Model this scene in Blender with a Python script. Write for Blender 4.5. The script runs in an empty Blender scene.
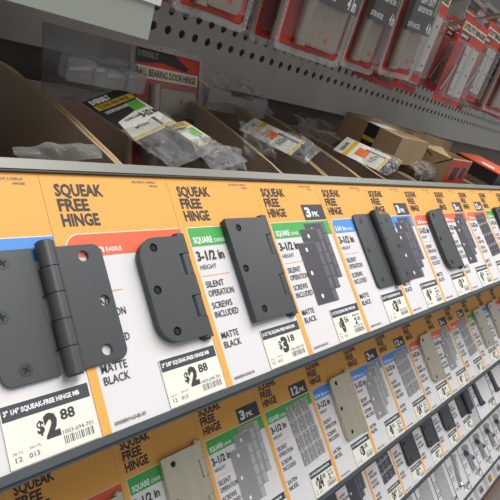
import bpy, bmesh, math, random
from mathutils import Vector, Matrix, noise
random.seed(7)
scene = bpy.context.scene
COL = scene.collection

# ------------------------------------------------------------------ camera
F = 495.0                       # focal length in pixels of the 500 px frame
EYE = Vector((0, 0, 1.35))
AX = Vector((0.67793123, 0.07680267, 0.73110231))     # world axes seen in camera (right, up, forward)
AY = Vector((-0.67635773, 0.45480397, 0.57939069))
AZ = Vector((0.28800949, 0.88727374, -0.3602719))
cam_d = bpy.data.cameras.new('camera')
cam_d.sensor_width = 36.0
cam_d.lens = F / 500.0 * 36.0
cam_d.clip_start = 0.01
cam = bpy.data.objects.new('camera', cam_d)
COL.objects.link(cam)
R = Matrix(((AX[0], AX[1], -AX[2]), (AY[0], AY[1], -AY[2]), (AZ[0], AZ[1], -AZ[2])))
cam.matrix_world = Matrix.Translation(EYE) @ R.to_4x4()
scene.camera = cam

# ------------------------------------------------------------------ world, lights, exposure
world = bpy.data.worlds.new('store_light')
scene.world = world
world.use_nodes = True
bg = world.node_tree.nodes['Background']
bg.inputs[0].default_value = (0.93, 0.96, 1.0, 1)
bg.inputs[1].default_value = 0.40


def area(name, loc, target, sx, sy, power, col=(1, 0.97, 0.93)):
    d = bpy.data.lights.new(name, 'AREA')
    d.shape = 'RECTANGLE'
    d.size = sx
    d.size_y = sy
    d.energy = power
    d.color = col
    o = bpy.data.objects.new(name, d)
    COL.objects.link(o)
    o.location = loc
    o.rotation_euler = (Vector(target) - Vector(loc)).to_track_quat('-Z', 'Y').to_euler()
    return o


area('ceiling_lamp_aisle', (0.9, -0.35, 4.3), (0.8, -0.25, 1.0), 3.6, 1.0, 122)
area('ceiling_lamp_far', (4.6, -0.35, 4.3), (4.2, -0.25, 1.0), 2.4, 1.0, 70)

vs = scene.view_settings
vs.view_transform = 'Standard'
vs.look = 'None'
vs.exposure = 0.0
vs.gamma = 1.0
vs.use_curve_mapping = False


# ------------------------------------------------------------------ helpers
def lin(r, g, b):
    def c(v):
        v /= 255.0
        return v / 12.92 if v <= 0.04045 else ((v + 0.055) / 1.055) ** 2.4
    return (c(r), c(g), c(b), 1)


MATS = {}


def mat(name, rgb, rough=0.5, metal=0.0, var=0.0, vscale=40.0, bump=0.0, bscale=200.0, alpha=1.0, trans=0.0, coat=0.0, spec=0.5, stretch=None):
    m = bpy.data.materials.new(name)
    m.use_nodes = True
    nt = m.node_tree
    p = nt.nodes['Principled BSDF']
    c = lin(*rgb)
    p.inputs['Base Color'].default_value = c
    p.inputs['Roughness'].default_value = rough
    p.inputs['Metallic'].default_value = metal
    p.inputs['Alpha'].default_value = alpha
    p.inputs['Transmission Weight'].default_value = trans
    p.inputs['Coat Weight'].default_value = coat
    p.inputs['Specular IOR Level'].default_value = spec
    if var or bump:
        tc = nt.nodes.new('ShaderNodeTexCoord')
        src = tc.outputs['Object']
        if stretch:
            mp = nt.nodes.new('ShaderNodeMapping')
            mp.inputs['Scale'].default_value = stretch
            nt.links.new(src, mp.inputs[0])
            src = mp.outputs[0]
    if var:
        n = nt.nodes.new('ShaderNodeTexNoise')
        n.inputs['Scale'].default_value = vscale
        n.inputs['Detail'].default_value = 4
        nt.links.new(src, n.inputs['Vector'])
        mx = nt.nodes.new('ShaderNodeMix')
        mx.data_type = 'RGBA'
        mx.inputs['A'].default_value = tuple(max(0, v * (1 - var)) for v in c[:3]) + (1,)
        mx.inputs['B'].default_value = tuple(min(1, v * (1 + var)) for v in c[:3]) + (1,)
        nt.links.new(n.outputs['Fac'], mx.inputs['Factor'])
        nt.links.new(mx.outputs['Result'], p.inputs['Base Color'])
    if bump:
        n2 = nt.nodes.new('ShaderNodeTexNoise')
        n2.inputs['Scale'].default_value = bscale
        n2.inputs['Detail'].default_value = 3
        nt.links.new(src, n2.inputs['Vector'])
        b = nt.nodes.new('ShaderNodeBump')
        b.inputs['Strength'].default_value = bump
        b.inputs['Distance'].default_value = 0.001
        nt.links.new(n2.outputs['Fac'], b.inputs['Height'])
        nt.links.new(b.outputs['Normal'], p.inputs['Normal'])
    MATS[name] = m
    return m


mat('paper', (228, 226, 228), 0.55)
mat('orange', (248, 178, 84), 0.55, var=0.04, vscale=15)
mat('blue', (78, 150, 232), 0.5)
mat('green', (72, 176, 84), 0.5)
mat('red', (240, 106, 68), 0.5)
mat('band_line', (250, 240, 225), 0.6)
mat('ink', (62, 60, 62), 0.6)
mat('ink_soft', (128, 122, 122), 0.6)
mat('white_ink', (245, 245, 245), 0.6)
mat('dark_box', (72, 70, 72), 0.6)
mat('label_cream', (240, 240, 228), 0.5)
mat('label_band', (66, 72, 80), 0.5)
mat('purple', (70, 72, 130), 0.5)
mat('board', (190, 190, 188), 0.6)
mat('rail_grey', (76, 82, 86), 0.45, var=0.08, vscale=30)
mat('rail_dark', (52, 58, 64), 0.5)
mat('rail_top', (136, 137, 130), 0.4, metal=0.2, var=0.08, vscale=25)
mat('steel_grey', (158, 157, 151), 0.5, metal=0.0, var=0.05, vscale=8)
mat('back_dark', (140, 130, 124), 0.8)
mat('pale_green', (176, 184, 174), 0.45, var=0.03, vscale=6)
mat('black_metal', (70, 73, 76), 0.42, metal=0.0, var=0.06, vscale=30, bump=0.02, bscale=900, spec=0.5)
mat('bronze_metal', (66, 68, 72), 0.42, var=0.08, vscale=30, spec=0.5)
mat('nickel_metal', (204, 196, 174), 0.32, metal=0.72, var=0.10, vscale=260, stretch=(1, 0.02, 1), bump=0.05, bscale=900)
mat('dull_nickel', (168, 158, 140), 0.36, metal=0.7, var=0.12, vscale=200, stretch=(1, 0.02, 1))
mat('chrome', (196, 196, 196), 0.36, metal=1.0)
mat('zinc', (214, 212, 204), 0.4, metal=0.4, var=0.05, vscale=50)
mat('screw_black', (56, 58, 60), 0.4)
mat('recess', (30, 30, 30), 0.8)
mat('print_black', (74, 72, 80), 0.5)
mat('print_black_light', (104, 102, 112), 0.5)
mat('print_nickel', (152, 152, 152), 0.5)
mat('print_nickel_light', (182, 182, 182), 0.5)
mat('cardboard', (170, 150, 132), 0.8, var=0.10, vscale=25, bump=0.15, bscale=120)
mat('cardboard_light', (178, 152, 116), 0.8, var=0.08, vscale=25, bump=0.15, bscale=120)
mat('cardboard_edge', (190, 164, 126), 0.8, var=0.15, vscale=150)
mat('pack_red', (196, 62, 44), 0.4, var=0.05, vscale=20)
mat('pack_black', (48, 46, 48), 0.4)
mat('pack_title', (214, 206, 182), 0.5)
mat('yellow', (236, 190, 50), 0.5)
mat('lime', (110, 190, 70), 0.5)
mat('orange_tag', (236, 120, 50), 0.5)
mat('rust_rail', (150, 92, 70), 0.6)
mat('floor', (128, 118, 108), 0.6, var=0.12, vscale=5, bump=0.1, bscale=60)


def plastic(name, rgb, opac, rough=0.08):
    m = bpy.data.materials.new(name)
    m.use_nodes = True
    nt = m.node_tree
    nt.nodes.clear()
    out = nt.nodes.new('ShaderNodeOutputMaterial')
    tr = nt.nodes.new('ShaderNodeBsdfTransparent')
    tr.inputs[0].default_value = (0.95, 0.95, 0.95, 1)
    gl = nt.nodes.new('ShaderNodeBsdfPrincipled')
    gl.inputs['Base Color'].default_value = lin(*rgb)
    gl.inputs['Roughness'].default_value = rough
    gl.inputs['Specular IOR Level'].default_value = 0.8
    fr = nt.nodes.new('ShaderNodeLayerWeight')
    fr.inputs['Blend'].default_value = 0.35
    mr = nt.nodes.new('ShaderNodeMapRange')
    mr.inputs['To Min'].default_value = opac
    mr.inputs['To Max'].default_value = min(1, opac + 0.42)
    nt.links.new(fr.outputs['Facing'], mr.inputs['Value'])
    mx = nt.nodes.new('ShaderNodeMixShader')
    nt.links.new(mr.outputs[0], mx.inputs[0])
    nt.links.new(tr.outputs[0], mx.inputs[1])
    nt.links.new(gl.outputs[0], mx.inputs[2])
    nt.links.new(mx.outputs[0], out.inputs[0])
    MATS[name] = m


plastic('clear_plastic', (170, 165, 165), 0.05, 0.12)
plastic('bag_plastic', (200, 200, 196), 0.15, 0.14)
plastic('rim_plastic', (205, 202, 200), 0.30, 0.15)
plastic('smoke_acrylic', (120, 126, 126), 0.30, 0.1)


class MB:
    """collects polygons; build() links them as one mesh object"""

    def __init__(self):
        self.v = []
        self.f = []
        self.smooth = []

    def add(self, verts, faces, smooth=False):
        o = len(self.v)
        self.v += [tuple(p) for p in verts]
        for f in faces:
            self.f.append([i + o for i in f])
            self.smooth.append(smooth)
        return self

    def rect(self, x0, y0, x1, y1, z=0.0):
        return self.add([(x0, y0, z), (x1, y0, z), (x1, y1, z), (x0, y1, z)], [(0, 1, 2, 3)])

    def poly(self, pts, z=0.0):
        return self.add([(x, y, z) for x, y in pts], [list(range(len(pts)))])

    def prism(self, pts, z0, z1):
        n = len(pts)
        vs_ = [(x, y, z0) for x, y in pts] + [(x, y, z1) for x, y in pts]
        fs = [list(range(n))[::-1], list(range(n, 2 * n))]
        fs += [(i, (i + 1) % n, n + (i + 1) % n, n + i) for i in range(n)]
        return self.add(vs_, fs)

    def box(self, x0, x1, y0, y1, z0, z1):
        return self.prism([(x0, y0), (x1, y0), (x1, y1), (x0, y1)], z0, z1)

    def cyl(self, a, b, r, n=14, r2=None, caps=True):
        a = Vector(a)
        b = Vector(b)
        d = (b - a).normalized()
        u = d.orthogonal().normalized()
        w = d.cross(u)
        r2 = r if r2 is None else r2
        ra = [a + (u * math.cos(t) + w * math.sin(t)) * r for t in [2 * math.pi * i / n for i in range(n)]]
        rb = [b + (u * math.cos(t) + w * math.sin(t)) * r2 for t in [2 * math.pi * i / n for i in range(n)]]
        self.add(ra + rb, [(i, (i + 1) % n, n + (i + 1) % n, n + i) for i in range(n)], True)
        if caps:
            self.add(ra, [list(range(n))[::-1]])
            self.add(rb, [list(range(n))])
        return self

    def tube(self, pts, r, n=8):
        for a, b in zip(pts[:-1], pts[1:]):
            self.cyl(a, b, r, n)
        return self

    def text(self, s, x, y, h, w=None, z=0.0, bold=0.0, align='L', rot=0.0):
        vs_, fs, tw, th_ = text_data(s, bold)
        sy = h
        sx = (w / tw) if w else h * 0.72
        off = 0 if align == 'L' else (-tw * sx / 2 if align == 'C' else -tw * sx)
        c, sn = math.cos(rot), math.sin(rot)
        pts = []
        for p in vs_:
            px, py = p[0] * sx + off, p[1] * sy
            pts.append((x + px * c - py * sn, y + px * sn + py * c, z))
        return self.add(pts, fs)

    def mesh(self, name):
        me = bpy.data.meshes.new(name)
        me.from_pydata(self.v, [], self.f)
        for p, s in zip(me.polygons, self.smooth):
            p.use_smooth = s
        me.update()
        return me

    def build(self, name, m, parent=None):
        return link(name, self.mesh(name), m, parent)


TXT = {}


def text_data(s, bold):
    k = (s, bold)
    if k in TXT:
        return TXT[k]
    cu = bpy.data.curves.new('lettering', 'FONT')
    cu.body = s
    cu.size = 1.0
    cu.offset = bold
    cu.resolution_u = 2
    ob = bpy.data.objects.new('lettering', cu)
    me = bpy.data.meshes.new_from_object(ob)
    vs_ = [v.co.copy() for v in me.vertices]
    fs = [list(p.vertices) for p in me.polygons]
    x0 = min(v.x for v in vs_)
    x1 = max(v.x for v in vs_)
    y0, y1 = 0.0, 0.70          # cap height of the built-in font
    vs2 = [((v.x - x0), (v.y - y0) / (y1 - y0)) for v in vs_]
    bpy.data.objects.remove(ob)
    bpy.data.curves.remove(cu)
    bpy.data.meshes.remove(me)
    TXT[k] = (vs2, fs, x1 - x0, 1.0)
    return TXT[k]


def link(name, me, m, parent=None):
    if m is not None and not me.materials:
        me.materials.append(MATS[m] if isinstance(m, str) else m)
    o = bpy.data.objects.new(name, me)
    COL.objects.link(o)
    if parent is not None:
        o.parent = parent
    return o


def tag(o, label, cat, group=None):
    o['label'] = label
    o['category'] = cat
    if group:
        o['group'] = group
    return o


def empty(name, loc=(0, 0, 0), rot=(0, 0, 0)):
    o = bpy.data.objects.new(name, None)
    o.empty_display_size = 0.02
    COL.objects.link(o)
    o.location = loc
    o.rotation_euler = rot
    return o


def copy_tree(o, parent=None):
    c = o.copy()
    COL.objects.link(c)
    c.parent = parent
    for ch in list(o.children):
        copy_tree(ch, c)
    return c


def ray(px, py):
    d = Vector((px - 250.0, 250.0 - py, F))
    return Vector((d.dot(AX), d.dot(AY), d.dot(AZ)))


def at_y(px, py, y):
    r = ray(px, py)
    return EYE + r * (y / r.y)


def at_x(px, py, x):
    r = ray(px, py)
    return EYE + r * (x / r.x)


def plate(outer, holes, z0, z1, bev=0.0003):
    """flat plate with round holes, as a mesh"""
    cu = bpy.data.curves.new('plate', 'CURVE')
    cu.dimensions = '2D'
    cu.fill_mode = 'BOTH'
    cu.extrude = (z1 - z0) / 2 - bev
    cu.bevel_depth = bev
    cu.bevel_resolution = 1
    cu.offset = -bev
    loops = [outer] + [[(x + r * math.cos(t), y + r * math.sin(t)) for t in [2 * math.pi * i / 14 for i in range(14)]] for x, y, r in holes]
    for lp in loops:
        sp = cu.splines.new('POLY')
        sp.points.add(len(lp) - 1)
        for q, (x, y) in zip(sp.points, lp):
            q.co = (x, y, 0, 1)
        sp.use_cyclic_u = True
    ob = bpy.data.objects.new('plate', cu)
    me = bpy.data.meshes.new_from_object(ob)
    me.transform(Matrix.Translation((0, 0, (z0 + z1) / 2)))
    me.materials.clear()
    bpy.data.objects.remove(ob)
    bpy.data.curves.remove(cu)
    return me


def round_rect(x0, y0, x1, y1, rad):
    """rad = (bl, br, tr, tl)"""
    pts = []
    for (cx, cy, sx, sy, a0), r in zip(((x0, y0, 1, 1, 180), (x1, y0, -1, 1, 270), (x1, y1, -1, -1, 0), (x0, y1, 1, -1, 90)), rad):
        if r <= 1e-6:
            pts.append((cx, cy))
        else:
            ox, oy = cx + sx * r, cy + sy * r
            for i in range(7):
                t = math.radians(a0 + 15 * i)
                pts.append((ox + r * math.cos(t), oy + r * math.sin(t)))
    return pts


# ------------------------------------------------------------------ the slanted display rows
TH = math.radians(42.5)
TD = Vector((0, math.cos(TH), math.sin(TH)))
ND = Vector((0, -math.sin(TH), math.cos(TH)))
B1 = EYE + Vector((0, 0.17301, -0.22225))


def row_base(deg, ratio):
    rho = 0.28165 * ratio
    return EYE + Vector((0, rho * math.cos(math.radians(deg)), rho * math.sin(math.radians(deg))))


ROWS = [B1, row_base(-71.4, 1.815), row_base(-78.65, 2.54), row_base(-85.1, 3.60), row_base(-87.0, 4.35)]
PITCH = 0.1006
CARD_H = 0.1690

# ------------------------------------------------------------------ setting
FLOORZ = 0.0
MB().add([(-4, -4, 0), (7, -4, 0), (7, 1.2, 0), (-4, 1.2, 0)], [(0, 1, 2, 3)]).build('floor', 'floor')['kind'] = 'structure'
WY = 0.63
b = MB().box(-1.6, 4.6, 0.70, 0.73, 0.0, 2.3)
b.build('wall_back', 'back_dark')['kind'] = 'structure'

# perforated steel back panel: real round holes on a one inch grid
pb = MB()
zb = EYE.z - 0.071
hz0 = EYE.z - 0.0098
HP = 0.0254
cols = 200
rows = 9
xl = -1.0
for j in range(rows):
    for i in range(cols):
        cx, cz = xl + (i + 0.5) * HP, hz0 + j * HP
        h = HP / 2
        sq = []
        n = 12
        inner = [(cx + 0.0058 * math.cos(2 * math.pi * k / n + math.pi / 4), WY, cz + 0.0062 * math.sin(2 * math.pi * k / n + math.pi / 4)) for k in range(n)]
        for k in range(n):
            t = 2 * math.pi * k / n + math.pi / 4
            c, s = math.cos(t), math.sin(t)
            m_ = max(abs(c), abs(s))
            sq.append((cx + h * c / m_, WY, cz + h * s / m_))
        rim = [(x, y + 0.003, z) for x, y, z in inner]
        pb.add(inner + sq + rim, [(k, (k + 1) % n, n + (k + 1) % n, n + k) for k in range(n)] + [(k, 2 * n + k, 2 * n + (k + 1) % n, (k + 1) % n) for k in range(n)])
x0, x1 = xl, xl + cols * HP
zt = hz0 + (rows - 0.5) * HP
pb.add([(x0, WY, zb), (x1, WY, zb), (x1, WY, hz0 - HP / 2), (x0, WY, hz0 - HP / 2)], [(0, 1, 2, 3)])
pb.add([(x0, WY, zb), (x1, WY, zb), (x1, WY + 0.03, zb), (x0, WY + 0.03, zb)], [(0, 3, 2, 1)])
pb.add([(x0, WY, zt), (x1, WY, zt), (x1, WY, zt + 0.5), (x0, WY, zt + 0.5)], [(0, 1, 2, 3)])
pb.build('wall_perforated', 'steel_grey')['kind'] = 'structure'

# ------------------------------------------------------------------ shelves with slanted fronts
ORD = ['topmost', 'second', 'third', 'fourth', 'lowest']


def shelf(i, xa, xb):
    base = ROWS[i]
    s = empty('slanted_shelf_front', (0, base.y, base.z), (TH, 0, 0))
    tag(s, 'long slanted grey shelf front holding the cards, %s tier of the hinge display' % ORD[i], 'shelf front', 'slanted fronts of the hinge display')
    MB().box(xa, xb, 0.0, CARD_H - 0.0005, -0.0045, -0.0006).build('front_board', 'board', s)
    # lower channel that holds the cards
    MB().box(xa, xb, -0.0042, 0.0, -0.0045, 0.0030).build('lower_rail', 'rail_grey', s)
    r = MB()
    r.box(xa, xb, -0.0068, -0.0042, -0.0045, 0.0018)
    r.box(xa, xb, -0.0046, -0.0042, 0.0018, 0.0034)
    r.build('rail_lip', 'rail_dark', s)
    if i == 0:
        t = MB().box(xa, xb, CARD_H - 0.0005, CARD_H + 0.0065, -0.005, 0.0035)
        t.build('upper_rail', 'rail_top', s)
        MB().box(xa, xb, CARD_H - 0.0018, CARD_H - 0.0005, -0.0005, 0.0028).build('rail_shadow_strip', 'rail_dark', s)  # dark strip painted in for the shadow gap below the upper rail
    # flat deck behind the front
    d = MB()
    y0, z0 = 0.02, -0.012
    y1 = WY - 0.01 - base.y
    pts = [(y0, z0), (y1, z0), (y1, z0 - 0.02), (y0, z0 - 0.02)]
    vv = []
    for x in (xa, xb):
        for (yy, zz) in pts:
            vv.append((x, yy, zz))
    d.add(vv, [(0, 1, 5, 4), (1, 2, 6, 5), (2, 3, 7, 6), (3, 0, 4, 7), (0, 3, 2, 1), (4, 5, 6, 7)])
    dk = d.build('shelf_deck', 'steel_grey')
    dk.location = (0, base.y, base.z)
    tag(dk, 'flat grey steel deck behind the slanted front, %s tier' % ORD[i], 'shelf', 'shelf decks of the hinge display')
    return s


us = empty('added_shade_shelf', (0, 0, EYE.z + 0.50))  # out of view, added to shade the packs, panel and bins below
tag(us, 'unseen grey steel shelf added to shade the hanging packs', 'shelf')
MB().box(-0.6, 3.6, 0.375, WY - 0.002, 0.0, 0.028).build('deck', 'steel_grey', us)
MB().box(-0.6, 3.6, 0.365, 0.375, -0.004, 0.034).build('front_lip', 'pale_green', us)
shelf(0, -0.36, 2.1)
shelf(1, -0.36, 2.1)
shelf(2, -0.36, 2.6)
shelf(3, -0.36, 2.8)
shelf(4, -0.36, 3.0)

# ------------------------------------------------------------------ cards
mm = 0.001
FINISH = {'black': ('MATTE', 'BLACK', 'print_black', 'print_black_light'), 'nickel': ('SATIN', 'NICKEL', 'print_nickel', 'print_nickel_light'),
          'bronze': ('AGED', 'BRONZE', 'print_black', 'print_black_light')}
BAND = {'green': ('SQUARE', 'CORNER', 0.0), 'blue': ('1/4 in', 'RADIUS', 5.0), 'red': ('5/8 in', 'RADIUS', 10.0)}
CACHE = {}


def shared(key, fn):
    if key not in CACHE:
        CACHE[key] = fn()
    return CACHE[key]


def SC(mb):
    mb.v = [(x * mm, y * mm, z * mm) for x, y, z in mb.v]
    return mb


def sh_part(key, name, m, parent, fn):
    def mk():
        b_ = MB()
        fn(b_)
        return SC(b_).mesh(name)
    return link(name, shared(key, mk), m, parent)


def hinge_print(b_, l_, w_, x, y, w, h):
    """one printed hinge: plate, lighter barrel and white screw dots"""
    b_.rect(x, y, x + w, y + h, 0.75)
    for k in range(5):
        l_.rect(x + w * 0.80, y + h * (0.01 + 0.2 * k), x + w * (0.97 if k % 2 else 1.0), y + h * (0.185 + 0.2 * k), 0.80)
    l_.rect(x, y + h * 0.985, x + w * 0.8, y + h, 0.80)
    l_.rect(x, y, x + w * 0.02, y + h, 0.80)
    for fx, fy in ((0.3, 0.88), (0.18, 0.5), (0.3, 0.12)):
        w_.poly([(x + w * fx + 1.3 * math.cos(t) * w / 24, y + h * fy + 1.6 * math.sin(t) * w / 24) for t in [2 * math.pi * i / 8 for i in range(8)]], 0.85)


def price_label(card, key, price, head, x0=49.5, y0=0.8, x1=99.3, y1=32.8, two=None, rot=0.0):
    pl = sh_part(('pl', key, x0, y0), 'price_label', 'label_cream', card, lambda b_: b_.box(x0, x1, y0, y1, 0.45, 0.75))
    W = x1 - x0
    H = y1 - y0
    sh_part(('pb', x0, y0), 'label_band', 'label_band', pl, lambda b_: b_.rect(x0 + 0.5, y1 - 8.4, x1 - 0.5, y1 - 0.4, 0.80))
    sh_part(('pt', head, x0, y0), 'band_lettering', 'white_ink', pl, lambda b_: b_.text(head, x0 + 1.6, y1 - 5.4, 2.5, W - 8, 0.86, 0.04))

    def big(b_):
        if not two:
            b_.text('$', x0 + W * 0.33, y0 + H * 0.40, H * 0.20, W * 0.08, 0.86, 0.03)
            b_.text(price[0], x0 + W * 0.41, y0 + H * 0.30, H * 0.36, W * (0.16 if len(price[0]) == 1 else 0.3), 0.86, 0.06)
            b_.text(price[1], x0 + W * (0.60 if len(price[0]) == 1 else 0.72), y0 + H * 0.50, H * 0.17, W * 0.17, 0.86, 0.03)
        else:
            b_.text('$', x0 + W * 0.14, y0 + H * 0.42, H * 0.16, W * 0.06, 0.86, 0.03)
            b_.text(price[0], x0 + W * 0.20, y0 + H * 0.27, H * 0.40, W * (0.13 if len(price[0]) == 1 else 0.24), 0.86, 0.06)
            b_.text(price[1], x0 + W * (0.36 if len(price[0]) == 1 else 0.45), y0 + H * 0.50, H * 0.17, W * 0.14, 0.86, 0.03)
            b_.text('EACH', x0 + W * 0.68, y0 + H * 0.60, H * 0.07, W * 0.24, 0.86, 0.02)
            b_.text(two[0], x0 + W * 0.70, y0 + H * 0.36, H * 0.19, W * 0.09, 0.86, 0.05)
            b_.text(two[1], x0 + W * 0.82, y0 + H * 0.44, H * 0.11, W * 0.11, 0.86, 0.02)
    sh_part(('pr', price, two, x0, y0), 'price_lettering', 'ink', pl, big)

    def bar(b_):
        rr = random.Random(hash(price[0] + price[1]) % 97)
        x = x0 + W * 0.59
        while x < x1 - 3:
            w = rr.choice((0.35, 0.5, 0.9))
            b_.rect(x, y0 + H * 0.10, x + w, y0 + H * 0.235, 0.86)
            x += w + rr.choice((0.35, 0.5, 0.8))
        b_.text('1003-694-701', x0 + W * 0.59, y0 + H * 0.26, H * 0.07, W * 0.36, 0.86, 0.01)
    sh_part(('bar', price, two, x0, y0), 'barcode', 'ink_soft', pl, bar)

    def sm(b_):
        b_.text('12', x0 + W * 0.06, y0 + H * 0.09, H * 0.075, W * 0.07, 0.86, 0.02)
        b_.text('013', x0 + W * 0.20, y0 + H * 0.09, H * 0.075, W * 0.11, 0.86, 0.02)
        b_.text('PR TY', x0 + W * 0.05, y0 + H * 0.20, H * 0.04, W * 0.10, 0.86)
        b_.text('SKU PL', x0 + W * 0.22, y0 + H * 0.22, H * 0.04, W * 0.12, 0.86)
    sh_part(('sm', x0, y0), 'small_print', 'ink_soft', pl, sm)
    return pl


def make_card(row, xleft, color, style, finish, price, head, label, height='3-1/2 in', two=None, pk=None, plain=False, edge=None):
    base = ROWS[row]
    card = sh_part(('card', plain), 'display_card', 'paper', None, lambda b_: b_.box(0.15, PITCH / mm - 0.15, 0.2, CARD_H / mm, -0.55, 0.0))
    card.location = (xleft, base.y, base.z)
    card.rotation_euler = (TH, 0, 0)
    tag(card, label, 'sign', 'hinge display cards on the slanted shelf fronts')
    W = PITCH / mm
    if plain:
        sh_part(('edge', edge), 'edge_stripe', edge, card, lambda b_: b_.rect(0.6, 0.4, 3.2, 168.0, 0.2))
        return card
    sq = BAND[color]
    # orange header with the stripe that runs down the left edge
    sh_part('header', 'orange_header', 'orange', card, lambda b_: b_.add(
        [(0.15, 0.4, 0.2), (6.2, 0.4, 0.2), (6.2, 108.8, 0.2), (W - 0.15, 108.8, 0.2), (W - 0.15, 168.8, 0.2), (0.15, 168.8, 0.2), (6.2, 168.8, 0.2)],
        [(0, 1, 2, 6, 5), (2, 3, 4, 6)]))
    sh_part(('bline', color), 'band_outline', 'band_line', card, lambda b_: b_.poly(round_rect(6.2, 108.8, W - 0.2, 124.8, (0, 0, 0, sq[2])), 0.3))
    bd = sh_part(('band', color), 'colour_band', color, card, lambda b_: b_.poly(round_rect(6.8, 108.9, W - 0.2, 124.2, (0, 0, 0, sq[2])), 0.4))

    def bt(b_):
        o = 9.5 if color != 'red' else 12.0
        b_.text(sq[0], o, 111.3, 5.0, 20, 0.5, 0.035)
        b_.text(sq[1], o + 21.5, 111.3, 3.0, 12, 0.5, 0.02)
    sh_part(('bt', color), 'band_lettering', 'white_ink', bd, bt)

    fn_ = FINISH[finish]

    def ink(b_):
        for s, y, w in (('SQUEAK', 151.6, 34.5), ('FREE', 141.0, 21.5), ('HINGE', 130.4, 26.5)):
            b_.text(s, 8.2, y, 8.3, w, 0.5, 0.034)
    sh_part('title', 'title_lettering', 'ink', card, ink)

    def ink2(b_):
        b_.text(height, 8.4, 97.0, 7.6, 29 if len(height) > 5 else 14, 0.5, 0.03)
        b_.text('HEIGHT', 8.6, 89.6, 3.8, 17, 0.5)
        for s, y, w in (('SILENT', 75.0, 19), ('OPERATION', 67.8, 27), ('SCREWS', 58.2, 21), ('INCLUDED', 51.0, 25), (fn_[0], 34.6, 18), (fn_[1], 27.4, 18)):
            b_.text(s, 9.0, y, 5.0, w, 0.5, 0.010)
    sh_part(('ink', height, finish), 'body_lettering', 'ink', card, ink2)

    sh_part('code', 'code_lettering', 'ink_soft', card, lambda b_: b_.text('00008R91654B-03', 9.0, 3.4, 2.2, 22, 0.5, 0.02))

    def fine(b_):
        b_.text('ASK ABOUT A DISPLAY', W - 32, 162.0, 1.8, 22, 0.5, 0.02)
        b_.text('HINGES', W - 17, 159.0, 1.6, 7.5, 0.5, 0.02)
    sh_part('fine', 'small_print', 'ink_soft', card, fine)
    sh_part('rule', 'thin_rule', 'orange', card, lambda b_: b_.rect(8.5, 84.2, 38.0, 84.6, 0.5))
    if pk:
        bx_ = sh_part(('pkbox',), 'pack_square', 'dark_box', card, lambda b_: b_.rect(62.5, 125.4, W - 1.2, 142.5, 0.5))

        def pt(b_):
            n = pk.split()[0]
            b_.text(n, 66.0, 129.0, 10.0, 9.0 if len(n) == 1 else 15.0, 0.6, 0.045)
            b_.text('PK', 77.0 if len(n) == 1 else 83.0, 129.0, 5.5, 11.5, 0.6, 0.03)
        sh_part(('pk', pk), 'pack_lettering', 'white_ink', bx_, pt)
        key = ('pic', pk, finish)
        if key not in CACHE:
            b_, l_, w_ = MB(), MB(), MB()
            if pk == '3 PK':
                for (x, y, w, h) in ((57, 62, 34, 60), (47, 52, 34, 64), (36, 40, 35, 62)):
                    bb, ll, ww = MB(), MB(), MB()
                    hinge_print(bb, ll, ww, x, y, w, h)
                    k = len(b_.f)
                    dz = 0.0
                    for src, dst in ((bb, b_), (ll, l_), (ww, w_)):
                        src.v = [(a, c, z + (0.12 * {57: 0, 47: 1, 36: 2}[x])) for a, c, z in src.v]
                        dst.add(src.v, src.f)
            else:
                n = 0
                for r_ in range(4):
                    for c_ in range(3):
                        x, y, w, h = 44 + 16.5 * c_ + 1.2 * r_, 101 - 19.6 * r_ + 1.0 * c_, 14.4, 18.4
                        bb, ll, ww = MB(), MB(), MB()
                        hinge_print(bb, ll, ww, x, y, w, h)
                        for src, dst in ((bb, b_), (ll, l_), (ww, w_)):
                            src.v = [(a, c, z + 0.10 * (r_ * 1.2)) for a, c, z in src.v]
                            dst.add(src.v, src.f)
            CACHE[key] = (SC(b_).mesh('hinge_picture'), SC(l_).mesh('picture_barrels'), SC(w_).mesh('picture_holes'))
        a, c, d = CACHE[key]
        pic = link('hinge_picture', a, fn_[2], card)
        link('picture_barrels', c, fn_[3], pic)
        link('picture_holes', d, 'white_ink', pic)
    if price:
        price_label(card, color + style, price, head, two=two)
    return card


# ------------------------------------------------------------------ sample hinges (local units mm, frame of the card plane)
def hole_list(x_edge, sgn, h, y0, r=2.6):
    """zig-zag screw holes; x_edge is the outer edge of the leaf, sgn points towards the barrel"""
    return [(x_edge + sgn * 13.5, y0 + h * 0.9, r), (x_edge + sgn * 7.0, y0 + h * 0.5, r), (x_edge + sgn * 13.5, y0 + h * 0.1, r)]


def screw(parent, x, y, z, m):
    s = sh_part(('screw', m), 'screw', m, parent, lambda b_: (b_.cyl((0, 0, -0.3), (0, 0, 0.25), 4.2, 18, 3.7)))
    s.location = (x * mm, y * mm, z * mm)
    c = sh_part('cross', 'cross_slot', 'recess', s, lambda b_: (b_.rect(-2.3, -0.5, 2.3, 0.5, 0.32), b_.rect(-0.5, -2.3, 0.5, 2.3, 0.33)))
    s.rotation_euler = (0, 0, random.uniform(0, 1.5))
    return s


def countersink(parent, x, y, z, m):
    key = ('csink', m)
    s = sh_part(key, 'screw_hole', 'recess', parent, lambda b_: b_.cyl((0, 0, -1.2), (0, 0, 0.0), 2.0, 14))
    s.location = (x * mm, y * mm, (z - 0.5) * mm)
    return s


METAL = {'black': 'black_metal', 'nickel': 'nickel_metal', 'bronze': 'bronze_metal'}


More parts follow.
